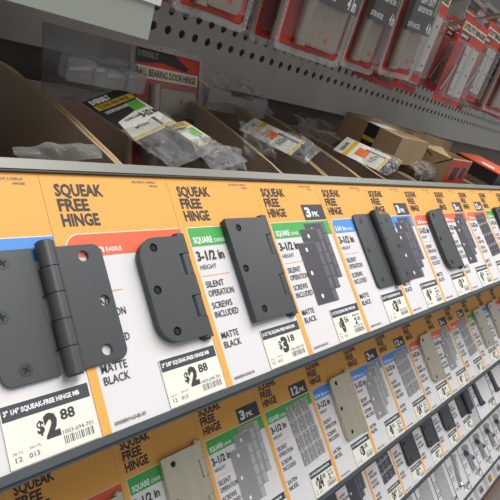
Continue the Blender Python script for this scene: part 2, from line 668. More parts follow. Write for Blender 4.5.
def make_hinge(row, xleft, style, finish, color, h, label, vc=79.0):
    """xleft: left edge of the card it is screwed to"""
    m = METAL[finish]
    rad = {'green': 0.8, 'blue': 6.4, 'red': 15.5}[color]
    base = ROWS[row]
    leaf = h / 2 - 5.0 + 1.0
    key0 = (style, finish, color, h)
    t = empty('butt_hinge_sample')
    t.location = Vector((xleft, base.y, base.z))
    t.rotation_euler = (TH, 0, 0)
    tag(t, label, 'hinge', 'sample door hinges screwed to the display cards')
    y0, y1 = vc - h / 2, vc + h / 2
    R_ = 5.6
    seg = (h + 4.0) / 5.0
    if style == 'closed':
        ax = 94.0                                     # barrel axis
        zt = 7.2                                      # front surface of the upper leaf
        xl_ = ax + R_ - h * 0.5 - 12.0 + (3.5 if h < 80 else 0.0)
        notch = []
        out = round_rect(xl_, y0, ax - 1.0, y1, (rad, 0, 0, rad))
        # cut two notches in the barrel side of the front leaf
        pts = [p for p in out if p[0] < ax - 2.0]
        left = sorted(pts, key=lambda p: 0)
        n0 = [(ax - 1.0, y0), (ax - 1.0, y0 + seg - 2), (ax - 6.5, y0 + seg - 2), (ax - 6.5, y0 + 2 * seg - 2), (ax - 1.0, y0 + 2 * seg - 2),
              (ax - 1.0, y0 + 3 * seg - 2), (ax - 6.5, y0 + 3 * seg - 2), (ax - 6.5, y0 + 4 * seg - 2), (ax - 1.0, y0 + 4 * seg - 2), (ax - 1.0, y1)]
        k = max(i for i, p in enumerate(out) if p[1] < vc and p[0] < ax - 2) + 1
        outer = out[:k] + n0 + [p for p in out[k:] if p[0] < ax - 2.0]
        hl = hole_list(xl_, 1, h, y0)
        front = shared(('fl',) + key0, lambda: plate([(x * mm, y * mm) for x, y in outer], [(x * mm, y * mm, 3.1 * mm) for x, y, r in hl], (zt - 2.4) * mm, zt * mm))
        fl = link('front_leaf', front, m, t)
        for x, y, r in hl:
            countersink(fl, x, y, zt, m)
        back = shared(('bl',) + key0, lambda: plate([(x * mm, y * mm) for x, y in round_rect(xl_ + 0.4, y0 + 0.4, ax - 1.0, y1 - 0.4, (rad, 0, 0, rad))], [], 0.9 * mm, (zt - 2.9) * mm))
        link('back_leaf', back, m, t)
        zc = zt - R_
        for i in range(5):
            r = R_ if i % 2 == 0 else R_ - 0.35
            ya, yb = y0 - 2 + i * seg, y0 - 2 + (i + 1) * seg
            sh_part(('kn', i) + key0, 'knuckle', m, t, lambda b_: b_.cyl((ax, ya + 0.25, zc), (ax, yb - 0.25, zc), r, 20))
        sh_part(('pin',) + key0, 'hinge_pin', m, t, lambda b_: (b_.cyl((ax, y0 - 3.0, zc), (ax, y1 + 3.0, zc), 3.2, 12)))
    else:
        ax = 91.0 if h < 80 else 93.0
        zt = 3.0
        zc = 6.2
        for side in (-1, 1):
            xo = ax + side * (h / 2)
            xi = ax + side * 3.0
            a, b2 = min(xo, xi), max(xo, xi)
            rr = (rad, 0, 0, rad) if side < 0 else (0, rad, rad, 0)
            hl = hole_list(xo, -side, h, y0, 3.5)
            outl = round_rect(a, y0, b2, y1, rr)
            if side < 0:
                g = ax - 6.6
                outl = [p for p in outl if p[0] < ax - 6.7]
                kk = max(i for i, p in enumerate(outl) if p[1] < vc) + 1
                outl = outl[:kk] + [(g, y0), (g, y0 + seg - 2), (xi, y0 + seg - 2), (xi, y0 + 2 * seg - 2), (g, y0 + 2 * seg - 2), (g, y0 + 3 * seg - 2), (xi, y0 + 3 * seg - 2), (xi, y0 + 4 * seg - 2), (g, y0 + 4 * seg - 2), (g, y1)] + outl[kk:]
            me = shared(('ol', side) + key0, lambda: plate([(x * mm, y * mm) for x, y in outl], [(x * mm, y * mm, r * mm) for x, y, r in hl], 0.8 * mm, zt * mm))
            lf = link('leaf', me, m, t)
            if side < 0 or h > 80:
                for x, y, r in hl:
                    screw(lf, x, y, zt - 0.1, 'screw_black' if finish != 'nickel' else 'chrome')
        for i in range(5):
            ya, yb = y0 - 2 + i * seg, y0 - 2 + (i + 1) * seg
            sh_part(('okn', i) + key0, 'knuckle', m, t, lambda b_: b_.cyl((ax, ya + 0.25, zc), (ax, yb - 0.25, zc), R_, 20))
        sh_part(('opin',) + key0, 'hinge_pin', m, t, lambda b_: b_.cyl((ax, y0 - 2.6, zc), (ax, y1 + 2.6, zc), 4.4, 14))
    return t


COLN = {'green': 'green', 'blue': 'blue', 'red': 'red'}
FINN = {'black': 'matte black', 'nickel': 'satin nickel', 'bronze': 'dark bronze'}
TIERS = ['top tier', 'second tier', 'third tier', 'fourth tier']
HEAD = {'green': 'SQ', 'blue': '1/4"', 'red': '5/8"'}


def populate(row, x0, seq, finish):
    seen = {}
    for k, (color, style, price, two) in enumerate(seq):
        x = x0 + k * PITCH
        small = (row == 0 and k in (1, 2)) or (row == 1 and k == 2)
        h = 76.2 if small else 88.9
        pk = {'3pk': '3 PK', '12pk': '12 PK'}.get(style)
        n = seen.get((color, style), 0)
        seen[(color, style)] = n + 1
        where = TIERS[row]
        short = {'closed': 'folded', 'open': 'opened', '3pk': '3 PK', '12pk': '12 PK'}
        pv = '%s %s' % (seq[k - 1][0], short[seq[k - 1][1]]) if k else ''
        nx = '%s %s' % (seq[k + 1][0], short[seq[k + 1][1]]) if k + 1 < len(seq) else ''
        pr = 'between %s and %s' % (pv, nx) if pv and nx else ('beside ' + (pv or nx))
        if pk:
            lab = 'orange %s card, %s band, %s, %s' % (pk, color, where, pr)
        else:
            lab = 'orange card, %s band, %s hinge, %s, %s' % (color, short[style], where, pr)
        head = ('3" ' if small else '3-1/2" ') + HEAD[color] + ' SQUEAK-FREE HINGE ' + {'black': 'MB', 'nickel': 'SN', 'bronze': 'AB'}[finish]
        make_card(row, x, color, style, finish, price, head, lab, height='3 in' if small else '3-1/2 in', two=two, pk=pk)
        if not pk:
            cr = {'green': 'square corners', 'blue': 'eased corners', 'red': 'rounded corners'}[color]
            lab = '%s %s hinge, %s, %s, %s' % ('opened' if style == 'open' else 'folded', FINN[finish], cr, where, pr)
            make_hinge(row, x, style, finish, color, h, lab, vc=78.3 if small else 84.0)


X1 = 0.1423
populate(0, X1 - 2 * PITCH, [
    ('green', '12pk', ('24', '18'), ('2', '02')),
    ('blue', 'open', ('2', '88'), None), ('red', 'closed', ('2', '88'), None), ('green', 'closed', ('3', '18'), None),
    ('green', '3pk', ('8', '56'), ('2', '85')), ('blue', 'open', ('3', '18'), None), ('blue', '3pk', ('8', '56'), ('2', '85')),
    ('red', 'closed', ('3', '18'), None), ('red', '3pk', ('8', '56'), ('2', '85')), ('red', '12pk', ('24', '18'), ('2', '02')),
    ('green', 'closed', ('3', '98'), None), ('blue', 'closed', ('3', '98'), None), ('blue', '12pk', ('24', '18'), ('2', '02')), ('red', 'closed', ('3', '98'), None),
    ('green', '3pk', ('9', '56'), ('3', '15')), ('red', '12pk', ('26', '18'), ('2', '18')), ('blue', 'open', ('3', '98'), None), ('blue', '12pk', ('26', '18'), ('2', '18'))], 'black')
populate(1, X1 - 2 * PITCH, [
    ('blue', 'closed', ('2', '88'), None), ('blue', '3pk', ('7', '56'), ('2', '52')),
    ('red', 'closed', ('2', '88'), None), ('green', 'closed', ('3', '18'), None), ('green', '3pk', ('8', '56'), ('2', '85')), ('green', '12pk', ('24', '18'), ('2', '02')),
    ('blue', 'closed', ('3', '18'), None), ('blue', '3pk', ('8', '56'), ('2', '85')), ('blue', '12pk', ('24', '18'), ('2', '02')),
    ('red', 'closed', ('3', '18'), None), ('red', '3pk', ('8', '56'), ('2', '85')), ('red', '12pk', ('24', '18'), ('2', '02')),
    ('green', 'closed', ('3', '98'), None), ('blue', 'closed', ('3', '98'), None), ('red', 'closed', ('3', '98'), None), ('blue', '3pk', ('9', '56'), ('3', '15')), ('red', '12pk', ('26', '18'), ('2', '18')), ('green', 'closed', ('4', '28'), None), ('red', '3pk', ('9', '56'), ('3', '15'))], 'nickel')
populate(2, 0.894 - 7 * PITCH, [
    ('blue', 'closed', ('2', '88'), None), ('red', '3pk', ('8', '56'), ('2', '85')), ('red', 'closed', ('2', '88'), None), ('green', '12pk', ('24', '18'), ('2', '02')),
    ('green', 'closed', ('3', '98'), None), ('green', '3pk', ('8', '56'), ('2', '85')), ('blue', '12pk', ('24', '18'), ('2', '02')),
    ('green', 'closed', ('3', '18'), None), ('blue', 'closed', ('3', '18'), None), ('red', 'closed', ('3', '18'), None), ('blue', 'open', ('3', '98'), None)], 'bronze')


# ------------------------------------------------------------------ hinge pin door stops on the lower tiers
def stop_card(row, x, label, width=PITCH, price=('4', '28')):
    base = ROWS[row]
    w = width / mm
    c = sh_part(('pcard', width), 'display_card', 'paper', None, lambda b_: b_.box(0.15, w - 0.15, 0.2, CARD_H / mm, -0.55, 0.0))
    c.location = (x, base.y, base.z)
    c.rotation_euler = (TH, 0, 0)
    tag(c, label, 'sign', 'door stop display cards')
    sh_part('pstripe', 'edge_stripe', 'purple', c, lambda b_: b_.rect(0.4, 0.4, 4.4, 168, 0.2))
    sh_part(('pink', 1), 'lettering', 'ink_soft', c, lambda b_: [b_.text(s, 8, y, 4.6, ww, 0.4, 0.012) for s, y, ww in (
        ('HINGE PIN', 96, 26), ('DOOR STOP', 88, 27), ('SOFT TIP', 80, 21), ('FITS MOST', 66, 22), ('HINGES', 59, 16), ('CHROME', 34, 16))] and None)
    price_label(c, 'stop', price, 'HINGE PIN DOOR STOP', x0=w - 44.0, x1=w - 1.0, y0=1.0, y1=27.0)
    return c


def make_stop(row, x, kind, m, label, cx=50.0):
    base = ROWS[row]
    t = empty('door_stop')
    t.location = (x, base.y, base.z)
    t.rotation_euler = (TH, 0, 0)
    tag(t, label, 'door stop', 'sample door stops on the lower tiers')
    if kind == 'lever':
        def arm(b_):
            n = 12
            L, Rr = [], []
            for i in range(n + 1):
                s = i / n
                y = 112 - 80 * s
                xx = cx - 10 + 2.0 * math.sin(s * 3.0) + 8 * s * s
                w = 5.5 + 3.5 * math.sin(s * 2.6) + 5 * max(0, s - 0.8) * 5
                L.append((xx - w, y))
                Rr.append((xx + w + 10 * max(0, s - 0.7), y))
            b_.prism(L + Rr[::-1], 1.0, 6.0)
        sh_part(('arm', m, cx), 'lever_arm', m, t, arm)
        sh_part(('tip', m, cx), 'bumper_foot', 'screw_black', t, lambda b_: (b_.cyl((cx - 2, 33, 3.5), (cx + 14, 33, 3.5), 4.2, 14)))
        sh_part(('boss', m, cx), 'pivot_boss', m, t, lambda b_: b_.cyl((cx - 10, 112, 0.8), (cx - 10, 112, 9), 7.5, 16))
    elif kind == 'bar':
        sh_part(('bar_', m, cx), 'bar', m, t, lambda b_: b_.tube([(cx + 6, 118, 5), (cx + 2, 96, 5), (cx - 8, 60, 5), (cx - 9, 46, 5)], 6.2, 12))
        sh_part(('flare', m, cx), 'flared_foot', m, t, lambda b_: b_.cyl((cx - 9, 50, 5), (cx - 9, 40, 5), 5.2, 14, 10.0))
        sh_part(('flare2', m, cx), 'rubber_tip', 'screw_black', t, lambda b_: b_.cyl((cx - 9, 40, 5), (cx - 9, 36.5, 5), 9.0, 14))
        sh_part(('ring', m, cx), 'wall_plate', m, t, lambda b_: b_.cyl((cx + 6, 116, 5), (cx + 7, 122, 5), 9, 14))
    else:
        sh_part(('post', m, cx), 'hinge_pin_post', m, t, lambda b_: (b_.cyl((cx - 6, 112, 7), (cx + 2, 44, 7), 6.4, 12), b_.cyl((cx - 6.8, 118, 7), (cx - 6, 108, 7), 10, 12)))
        sh_part(('crossa', m, cx), 'cross_arm', m, t, lambda b_: (b_.cyl((cx - 10, 94, 7), (cx + 14, 74, 7), 6.0, 12)))
        sh_part(('padA', m, cx), 'bumper_pad', 'rail_grey', t, lambda b_: (b_.cyl((cx - 15, 98, 7), (cx - 9, 93, 7), 7, 12)))
        sh_part(('padB', m, cx), 'bumper_pad', 'rail_grey', t, lambda b_: (b_.cyl((cx + 13, 75, 7), (cx + 19, 70, 7), 7, 12)))
        sh_part(('foot', m, cx), 'pin_foot', m, t, lambda b_: (b_.cyl((cx + 1.2, 50, 8), (cx + 2.6, 40, 8), 6, 12, 9)))
    return t


W3 = 0.133
for k in range(4):
    x = 1.344 + W3 * k
    nm = ['beside the opened bronze hinge', 'second of the black lever cards', 'third of the black lever cards', 'last of the black lever cards'][k]
    stop_card(2, x, 'plain white card with purple edge on the third tier, ' + nm, W3)
    make_stop(2, x, 'lever', 'bronze_metal', 'black curved lever door stop on the third tier, ' + nm.replace('cards', 'stops'), cx=42.0)
x4 = 1.424
W4 = 0.1025
kinds = ['bar', 'tee', 'tee', 'tee', 'tee', 'bar']
for k, kd in enumerate(kinds):
    x = x4 + W4 * k
    nm = ['first after the printed plate', 'second after the printed plate', 'third after the printed plate', 'fourth after the printed plate', 'fifth after the printed plate', 'sixth after the printed plate'][k]
    stop_card(3, x, 'white door stop card with purple edge on the fourth tier, ' + nm, W4)
    make_stop(3, x, kd, 'chrome', ('chrome rod door stop with flared foot' if kd == 'bar' else 'chrome hinge pin door stop with cross arm') + ', fourth tier, ' + nm)
# printed steel plate card
for k in (1, 2, 3, 4, 5):
    x = x4 - W4 * k
    c = stop_card(3, x, 'white card with a printed silver plate on the fourth tier, ' + ['beside the rod door stop', 'second before the rod stop', 'third before the rod stop', 'fourth before the rod stop', 'fifth before the rod stop'][k - 1], W4)
    pc = sh_part('bigplate', 'plate_picture', 'print_nickel_light', c, lambda b_: b_.poly(round_rect(24, 20, 84, 125, (10, 10, 10, 10)), 0.9))
    sh_part('bigplateholes', 'picture_holes', 'ink_soft', pc, lambda b_: [b_.poly([(x_ + 2.4 * math.cos(t_), y_ + 2.4 * math.sin(t_)) for t_ in [2 * math.pi * i / 10 for i in range(10)]], 1.0) for x_, y_ in ((40, 112), (32, 70), (40, 30), (70, 100), (76, 64), (70, 32))] and None)
# lowest tier: grey cards with small brass and steel catches
for k in range(7):
    x = 1.70 + 0.1025 * k
    base = ROWS[4]
    c = sh_part('lowcard', 'display_card', 'board', None, lambda b_: b_.box(0.15, 102.2, 0.2, CARD_H / mm, -0.55, 0.0))
    c.location = (x, base.y, base.z)
    c.rotation_euler = (TH, 0, 0)
    tag(c, ['first', 'second', 'third', 'fourth', 'fifth', 'sixth', 'seventh'][k] + ' pale grey catch card from the near end of the lowest tier', 'sign', 'grey cards on the lowest tier')
    sh_part('lowinner', 'picture_panel', 'paper', c, lambda b_: b_.rect(30, 4, 98, 90, 0.2))
    t = empty('cabinet_catch', (x, base.y, base.z), (TH, 0, 0))
    mtl = 'yellow' if k % 2 == 0 else 'chrome'
    tag(t, ('small brass' if k % 2 == 0 else 'small steel') + ' cabinet catch on the ' + ['first', 'second', 'third', 'fourth', 'fifth', 'sixth', 'seventh'][k] + ' grey card of the lowest tier', 'catch', 'catches on the lowest tier')
    sh_part('catchbase', 'base_plate', 'chrome', t, lambda b_: b_.prism(round_rect(42, 12, 74, 34, (4, 4, 4, 4)), 0.5, 3.0))
    sh_part(('catchknob', mtl), 'knob', mtl, t, lambda b_: (b_.cyl((58, 23, 3.0), (58, 23, 10), 7.5, 16, 6.0)))
bl = ROWS[4]
lr = MB().box(-0.36, 3.0, -0.0115, -0.0069, -0.02, 0.006).build('edge_strip', 'rust_rail')
lr.location = (0, bl.y, bl.z)
lr.rotation_euler = (TH, 0, 0)
tag(lr, 'rust orange strip along the foot of the lowest tier', 'edge strip')

# ------------------------------------------------------------------ cardboard bins behind the top tier
TOP = B1 + TD * CARD_H          # top edge of the slanted front


def cardboard_bin(x, w, label, back=0.28, rise=(8, 8), seed=0, y0=None, zdrop=0.006):
    rr = random.Random(seed)
    y0 = TOP.y + 0.012 if y0 is None else y0
    t = empty('cardboard_bin', (x, y0, 0))
    tag(t, label, 'cardboard box', 'open cardboard bins behind the top tier')
    zf = TOP.z - zdrop
    zbot = ROWS[0].z - 0.0115
    th = 0.003

    def wall(xa, rise_deg, name):
        n = 9
        top = []
        for i in range(n):
            s = i / (n - 1)
            top.append((s * back, zf + math.tan(math.radians(rise_deg)) * s * back + 0.006 * math.sin(s * 3.1) + rr.uniform(-0.0012, 0.0012)))
        m = MB()
        pts = [(0, zbot)] + [(back, zbot)] + top[::-1]
        n2 = len(pts)
        m.add([(xa, a, b_) for a, b_ in pts] + [(xa + th, a, b_) for a, b_ in pts], [list(range(n2))[::-1], list(range(n2, 2 * n2))] + [(i, (i + 1) % n2, n2 + (i + 1) % n2, n2 + i) for i in range(n2)])
        o = m.build(name, 'cardboard', t)
        e = MB()
        for (a, za), (c, zc_) in zip(top[:-1], top[1:]):
            e.add([(xa - 0.0002, a, za + 0.0003), (xa + th + 0.0002, a, za + 0.0003), (xa + th + 0.0002, c, zc_ + 0.0003), (xa - 0.0002, c, zc_ + 0.0003),
                   (xa - 0.0002, a, za - 0.0012), (xa - 0.0002, c, zc_ - 0.0012)], [(0, 1, 2, 3), (0, 3, 5, 4)])
        e.build('torn_edge', 'cardboard_edge', o)
    wall(0.0, rise[0], 'side_wall')
    wall(w - th, rise[1], 'side_wall')
    MB().box(th, w - th, 0, th, zbot, zf - 0.004).build('front_wall', 'cardboard', t)
    MB().box(th, w - th, back - th, back, zbot, zf + 0.01).build('back_wall', 'cardboard', t)
    MB().box(th, w - th, th, back - th, zbot, zbot + th).build('base', 'cardboard', t)
    return t


bins = [(-0.086, .1), (0.016, .1), (0.118, .1035), (0.2225, .2015), (0.4250, .0820), (0.5080, .0790), (0.588, .0795), (0.6685, .1), (0.7695, .155), (0.9255, .11), (1.0365, .23), (1.2675, .1)]
names = ['holding nothing in view, near end', 'next to the near end bin', 'with a clear strip bag inside', 'holding the black and yellow hinge bags', 'narrow, beside the white bag bin',
         'narrow, with yellow labelled bag', 'narrow, beside the large carton', 'under the torn open carton', 'under the red label carton', 'beside the orange red box', 'under the orange red box', 'past the orange red box', 'at the far end']
rises = [3, 3, 3, 5, 9, 10, 8, 4, 3, 3, 3, 3, 3]
for i, (x, w) in enumerate(bins):
    cardboard_bin(x, w, 'brown open cardboard bin ' + names[i], rise=(rises[i], rises[min(i + 1, 12)]), seed=i)


# ------------------------------------------------------------------ crumpled bags
def crumple(w, h, nx, ny, amp, freq, seed, puff=0.0, skirt=0.0):
    m = MB()
    off = Vector((seed * 3.1, seed * 1.7, seed))
    vs_ = []
    for j in range(ny + 1):
        for i in range(nx + 1):
            u, v = i / nx, j / ny
            p = Vector((u * w, v * h, 0))
            z = amp * noise.turbulence(p * freq + off, 3, True) * (0.4 + 0.6 * math.sin(math.pi * min(1, max(0, v)))) + puff * math.sin(math.pi * u) * math.sin(math.pi * v)
            dx = 0.5 * amp * noise.noise(p * freq * 1.3 + off * 2)
            dy = 0.5 * amp * noise.noise(p * freq * 1.3 - off)
            vs_.append((p.x + dx, p.y + dy, z))
    fs = []
    for j in range(ny):
        for i in range(nx):
            a = j * (nx + 1) + i
            fs.append((a, a + 1, a + nx + 2, a + nx + 1))
    m.add(vs_, fs, False)
    return m


def basis_obj(o, origin, wdir, ldir):
    w_ = Vector(wdir).normalized()
    l_ = Vector(ldir).normalized()
    l_ = (l_ - w_ * l_.dot(w_)).normalized()
    n_ = w_.cross(l_)
    M = Matrix((w_, l_, n_)).transposed().to_4x4()
    M.translation = origin
    o.matrix_world = M


def hinge_bag(label, origin, wdir, ldir, w=0.085, h=0.15, seed=1, style='dark', metal='black_metal', frac=0.62):
    """local x = width, local y = from the foot up to the header, z = outwards"""
    t = empty('hinge_bag')
    tag(t, label, 'hinge pack', 'bagged hinges in the bins')
    W = w / mm
    H = h / mm

    def part(name, m, fn, parent=t):
        b_ = MB()
        fn(b_)
        return SC(b_).build(name, m, parent)
    ch = H * frac
    y1 = H
    cardo = part('header_card', 'label_cream', lambda b_: b_.box(2, W - 2, y1 - ch, y1, 1.0, 1.6))
    if style == 'dark':
        part('black_panel', 'pack_black', lambda b_: b_.poly([(2, y1 - ch * 0.98), (8, y1 - ch * 0.60), (W * 0.62, y1 - ch * 0.52), (W - 2, y1 - ch * 0.28), (W - 2, y1), (2, y1)], 1.8), cardo)
        part('logo_lettering', 'white_ink', lambda b_: b_.text('EVERBILT', 7, y1 - 11, 8, W * 0.42, 1.95, 0.05), cardo)
        part('yellow_stripe', 'yellow', lambda b_: b_.rect(6, y1 - 24, W - 3, y1 - 14, 1.95), cardo)
        part('stripe_lettering', 'ink', lambda b_: b_.text('SQUEAK-FREE HINGE', 8, y1 - 22, 6.5, W - 16, 2.05, 0.03), cardo)
        part('sub_lettering', 'white_ink', lambda b_: b_.text('GOZNE SILENCIOSO', 8, y1 - 33, 4.6, W * 0.5, 2.05, 0.03), cardo)
        part('green_tag', 'lime', lambda b_: b_.rect(W * 0.64, y1 - 44, W - 5, y1 - 27, 2.0), cardo)
        part('size_lettering', 'ink', lambda b_: (b_.text('3-1/2 in', W * 0.62, y1 - 58, 9, W * 0.33, 2.05, 0.04), b_.text('SQUARE CORNER', 14, y1 - 54, 3.4, W * 0.4, 2.05, 0.02), b_.text('MATTE BLACK', 14, y1 - 70, 3.4, W * 0.3, 2.05, 0.02)), cardo)
    else:
        part('yellow_stripe', 'yellow', lambda b_: b_.rect(2, y1 - 22, W - 2, y1 - 15, 1.8), cardo)
        part('orange_tag', 'orange_tag', lambda b_: b_.rect(W * 0.3, y1 - 46, W * 0.72, y1 - 28, 1.8), cardo)
        part('lettering', 'ink', lambda b_: (b_.text('SQUEAK-FREE', 8, y1 - 12, 6, W - 20, 1.9, 0.02), b_.text('3-1/2 in', W * 0.25, y1 - 60, 8, W * 0.4, 1.9, 0.04)), cardo)
    part('yellow_foot_line', 'yellow', lambda b_: b_.rect(2, y1 - ch + 1, W - 2, y1 - ch + 4.5, 2.0), cardo)
    # folded hinge inside the bag
    hg = link('hinge_leaf', plate([(x * mm, y * mm) for x, y in round_rect(W * 0.16, 6, W * 0.70, 6 + H * 0.48, (1, 1, 1, 1))], [(W * 0.32 * mm, 14 * mm, 3 * mm), (W * 0.26 * mm, 36 * mm, 3 * mm)], -3.5 * mm, 0.2 * mm), metal, t)
    part('hinge_barrel', metal, lambda b_: b_.cyl((W * 0.74, 4, -2.0), (W * 0.74, 8 + H * 0.48, -2.0), 4.0, 14), hg)
    film = crumple(w, h * 0.56, 26, 24, 0.007, 40, seed, 0.004)
    film.v = [(x, y - 0.004, z + 0.0005) for x, y, z in film.v]
    film.build('bag_film', 'bag_plastic', t)
    basis_obj(t, origin, wdir, ldir)
    return t


def film_bag(label, origin, wdir, ldir, w, h, seed, amp=0.012):
    t = crumple(w, h, 24, 24, amp, 45, seed, 0.006).build('clear_bag', 'bag_plastic')
    tag(t, label, 'plastic bag', 'empty clear bags in the bins')
    basis_obj(t, origin, wdir, ldir)
    return t


def from_top_left(px, py, x, wdir, ldir, w, h):
    """foot-left corner of a bag whose top left corner lies on the ray, at world X = x"""
    p = at_x(px, py, x)
    l_ = Vector(ldir).normalized()
    w_ = Vector(wdir).normalized()
    l_ = (l_ - w_ * l_.dot(w_)).normalized()
    return p - l_ * h


D = math.radians
wd, ld = (math.cos(D(26)), 0.06, math.sin(D(26))), (0.0, math.cos(D(9)), math.sin(D(9)))
hinge_bag('clear bag with black and yellow header lying on the bin edge', from_top_left(80, 105, 0.246, wd, ld, 0.085, 0.135), wd, ld, 0.050, 0.135, 1)
wd2, ld2 = (math.cos(D(14)), 0.10, math.sin(D(14))), (0.0, math.cos(D(9)), math.sin(D(9)))
hinge_bag('clear hinge bag with black header half under its twin', from_top_left(148, 125, 0.290, wd2, ld2, 0.072, 0.09), wd2, ld2, 0.042, 0.095, 2)
wd3, ld3 = (math.cos(D(35)), 0.1, math.sin(D(35))), (0.0, math.cos(D(9)), math.sin(D(9)))
hinge_bag('white headed hinge bag leaning in the middle bin', from_top_left(247, 136, 0.452, wd3, ld3, 0.05, 0.085), wd3, ld3, 0.034, 0.100, 3, 'light', frac=0.8)
hinge_bag('white hinge bag with yellow and orange print in a narrow bin', from_top_left(334, 152, 0.615, wd3, ld3, 0.07, 0.085), wd3, ld3, 0.040, 0.088, 4, 'light', frac=0.85)
film_bag('clear strip bag with hang hole lying in the near bin', at_y(22, 166, 0.325), (1, 0.05, 0.10), (0, 0.9, 0.42), 0.062, 0.018, 5, 0.006)
film_bag('crumpled clear bag heaped behind the ball bearing pack', at_y(222, 108, 0.52), (1, 0.1, 0.0), (0, 0.8, 0.6), 0.12, 0.06, 6, 0.02)
film_bag('crumpled clear bag at the front of the yellow bag bin', at_y(195, 172, 0.335), (1, 0, 0.05), (0, 0.8, 0.6), 0.07, 0.03, 7, 0.012)
film_bag('crumpled clear bag hanging over a bin wall', at_y(245, 158, 0.37), (1, 0, 0.0), (0, 0.6, 0.8), 0.05, 0.04, 8, 0.014)
film_bag('crumpled clear bag between the narrow bins', at_y(300, 140, 0.46), (1, 0, 0.0), (0, 0.7, 0.7), 0.10, 0.04, 9, 0.018)
film_bag('crumpled clear bag beside the red label carton', at_y(412, 180, 0.345), (1, 0, 0.0), (0, 0.6, 0.8), 0.10, 0.035, 10, 0.014)
film_bag('crumpled clear bag on top of the hinge bag', at_y(95, 92, 0.45), (1, 0, 0.1), (0, 0.5, 0.85), 0.05, 0.035, 11, 0.014)

# clear clamshell of loose pins behind the first bin
def blister(p, label, k):
    t = empty('clear_blister', p)
    tag(t, label, 'blister', None)
    sh = MB()
    for j, (x_, w_, h_) in enumerate(((0.0, 0.035, 0.022), (0.03, 0.05, 0.016), (0.075, 0.03, 0.02))):
        sh.prism(round_rect(x_ * k, -0.004, (x_ + w_) * k, h_ * k, (0.004,) * 4), 0, 0.016)
    sh.v = [(x, z, y) for x, y, z in sh.v]
    sh.build('shell', 'rim_plastic', t)
    for a_, b_ in ((0.006, 0.05), (0.055, 0.095)):
        MB().cyl((a_ * k, 0.008, 0.006), (b_ * k, 0.008, 0.010), 0.003, 10).build('pin', 'chrome', t)
    return t


blister(at_y(66, 76, 0.44), 'empty clear blister shell lying behind the black headed bag', 0.8)
blister(at_y(206, 106, 0.50), 'empty clear blister shell lying right of the ball bearing pack', 1.1)

# smoked acrylic divider
p0 = at_y(42, 22, 0.50)
ac = MB().box(0, 0.105, -0.068, 0, 0, 0.003)
aco = ac.build('acrylic_divider', 'smoke_acrylic')
aco.location = p0
aco.rotation_euler = (math.radians(74), 0, 0)
tag(aco, 'thin smoky clear acrylic divider standing behind the near bins', 'divider')


# ------------------------------------------------------------------ cartons at the far bins
def carton(label, loc, sx, sy, sz, rot, m='cardboard_light', open_flap=False, label_kind=None):
    t = empty('carton', loc, rot)
    tag(t, label, 'carton', 'small cartons lying over the far bins')
    th = 0.003
    MB().box(0, sx, 0, th, 0, sz).build('front_panel', m, t)
    MB().box(0, sx, sy - th, sy, 0, sz).build('back_panel', m, t)
    MB().box(0, th, th, sy - th, 0, sz).build('end_panel', m, t)
    MB().box(sx - th, sx, th, sy - th, 0, sz).build('end_panel', m, t)
    MB().box(th, sx - th, th, sy - th, 0, th).build('base', m, t)
    if open_flap:
        f = MB().box(0, sx, 0, sy * 0.5, 0, 0.002).build('flap', m, t)
        f.location = (0, 0.0, sz)
        f.rotation_euler = (math.radians(-38), 0, 0)
        f2 = MB().box(0, sx, -sy * 0.45, 0, 0, 0.002).build('flap', 'cardboard_edge', t)
        f2.location = (0, sy, sz)
        f2.rotation_euler = (math.radians(20), 0, 0)
    else:
        MB().box(0, sx, 0, sy, sz, sz + 0.002).build('lid', m, t)
    if label_kind == 'black':
        l = MB().box(-0.0006, 0, sy * 0.38, sy * 0.58, sz * 0.06, sz + 0.002).build('label', 'pack_black', t)
        MB().box(-0.0010, -0.0006, sy * 0.38, sy * 0.58, sz * 0.38, sz * 0.54).build('label_stripe', 'yellow', l)
        MB().box(0, sx * 0.6, sy * 0.38, sy * 0.62, sz + 0.0021, sz + 0.0026).build('label_top', 'label_cream', t)
    if label_kind == 'red':
        l = MB().box(0, sx, -0.0006, 0, 0.0, sz).build('label', 'pack_red', t)
        MB().box(sx * 0.22, sx * 0.5, -0.0010, -0.0006, sz * 0.2, sz * 0.72).build('label_block', 'pack_black', l)
        MB().box(sx * 0.66, sx * 0.86, -0.0010, -0.0006, sz * 0.3, sz * 0.75).build('label_block', 'pack_black', l)
    return t


carton('brown carton with a black and yellow label lying across the narrow bins', (0.722, 0.360, EYE.z - 0.095), 0.10, 0.112, 0.040, (D(4), 0, 0), label_kind='black')
carton('plain brown carton standing behind the torn one', (0.862, 0.412, EYE.z - 0.098), 0.19, 0.060, 0.046, (D(0), 0, 0))
carton('torn open brown carton with red printed end', (0.862, 0.327, EYE.z - 0.113), 0.092, 0.066, 0.046, (D(4), 0, 0), label_kind='red', open_flap=True)
t = empty('flat_box', (1.10, 0.316, EYE.z - 0.108), (D(7), 0, 0))
tag(t, 'flat box with orange red top and black side in the far bins', 'box')
MB().box(0, 0.13, 0, 0.10, 0, 0.026).build('black_side', 'pack_black', t)
l = MB().box(-0.001, 0.131, -0.001, 0.101, 0.026, 0.029).build('red_lid', 'red', t)
MB().poly([(0.02, 0.02), (0.05, 0.03), (0.045, 0.06), (0.025, 0.05)], 0.0292).build('lid_print', 'white_ink', l)


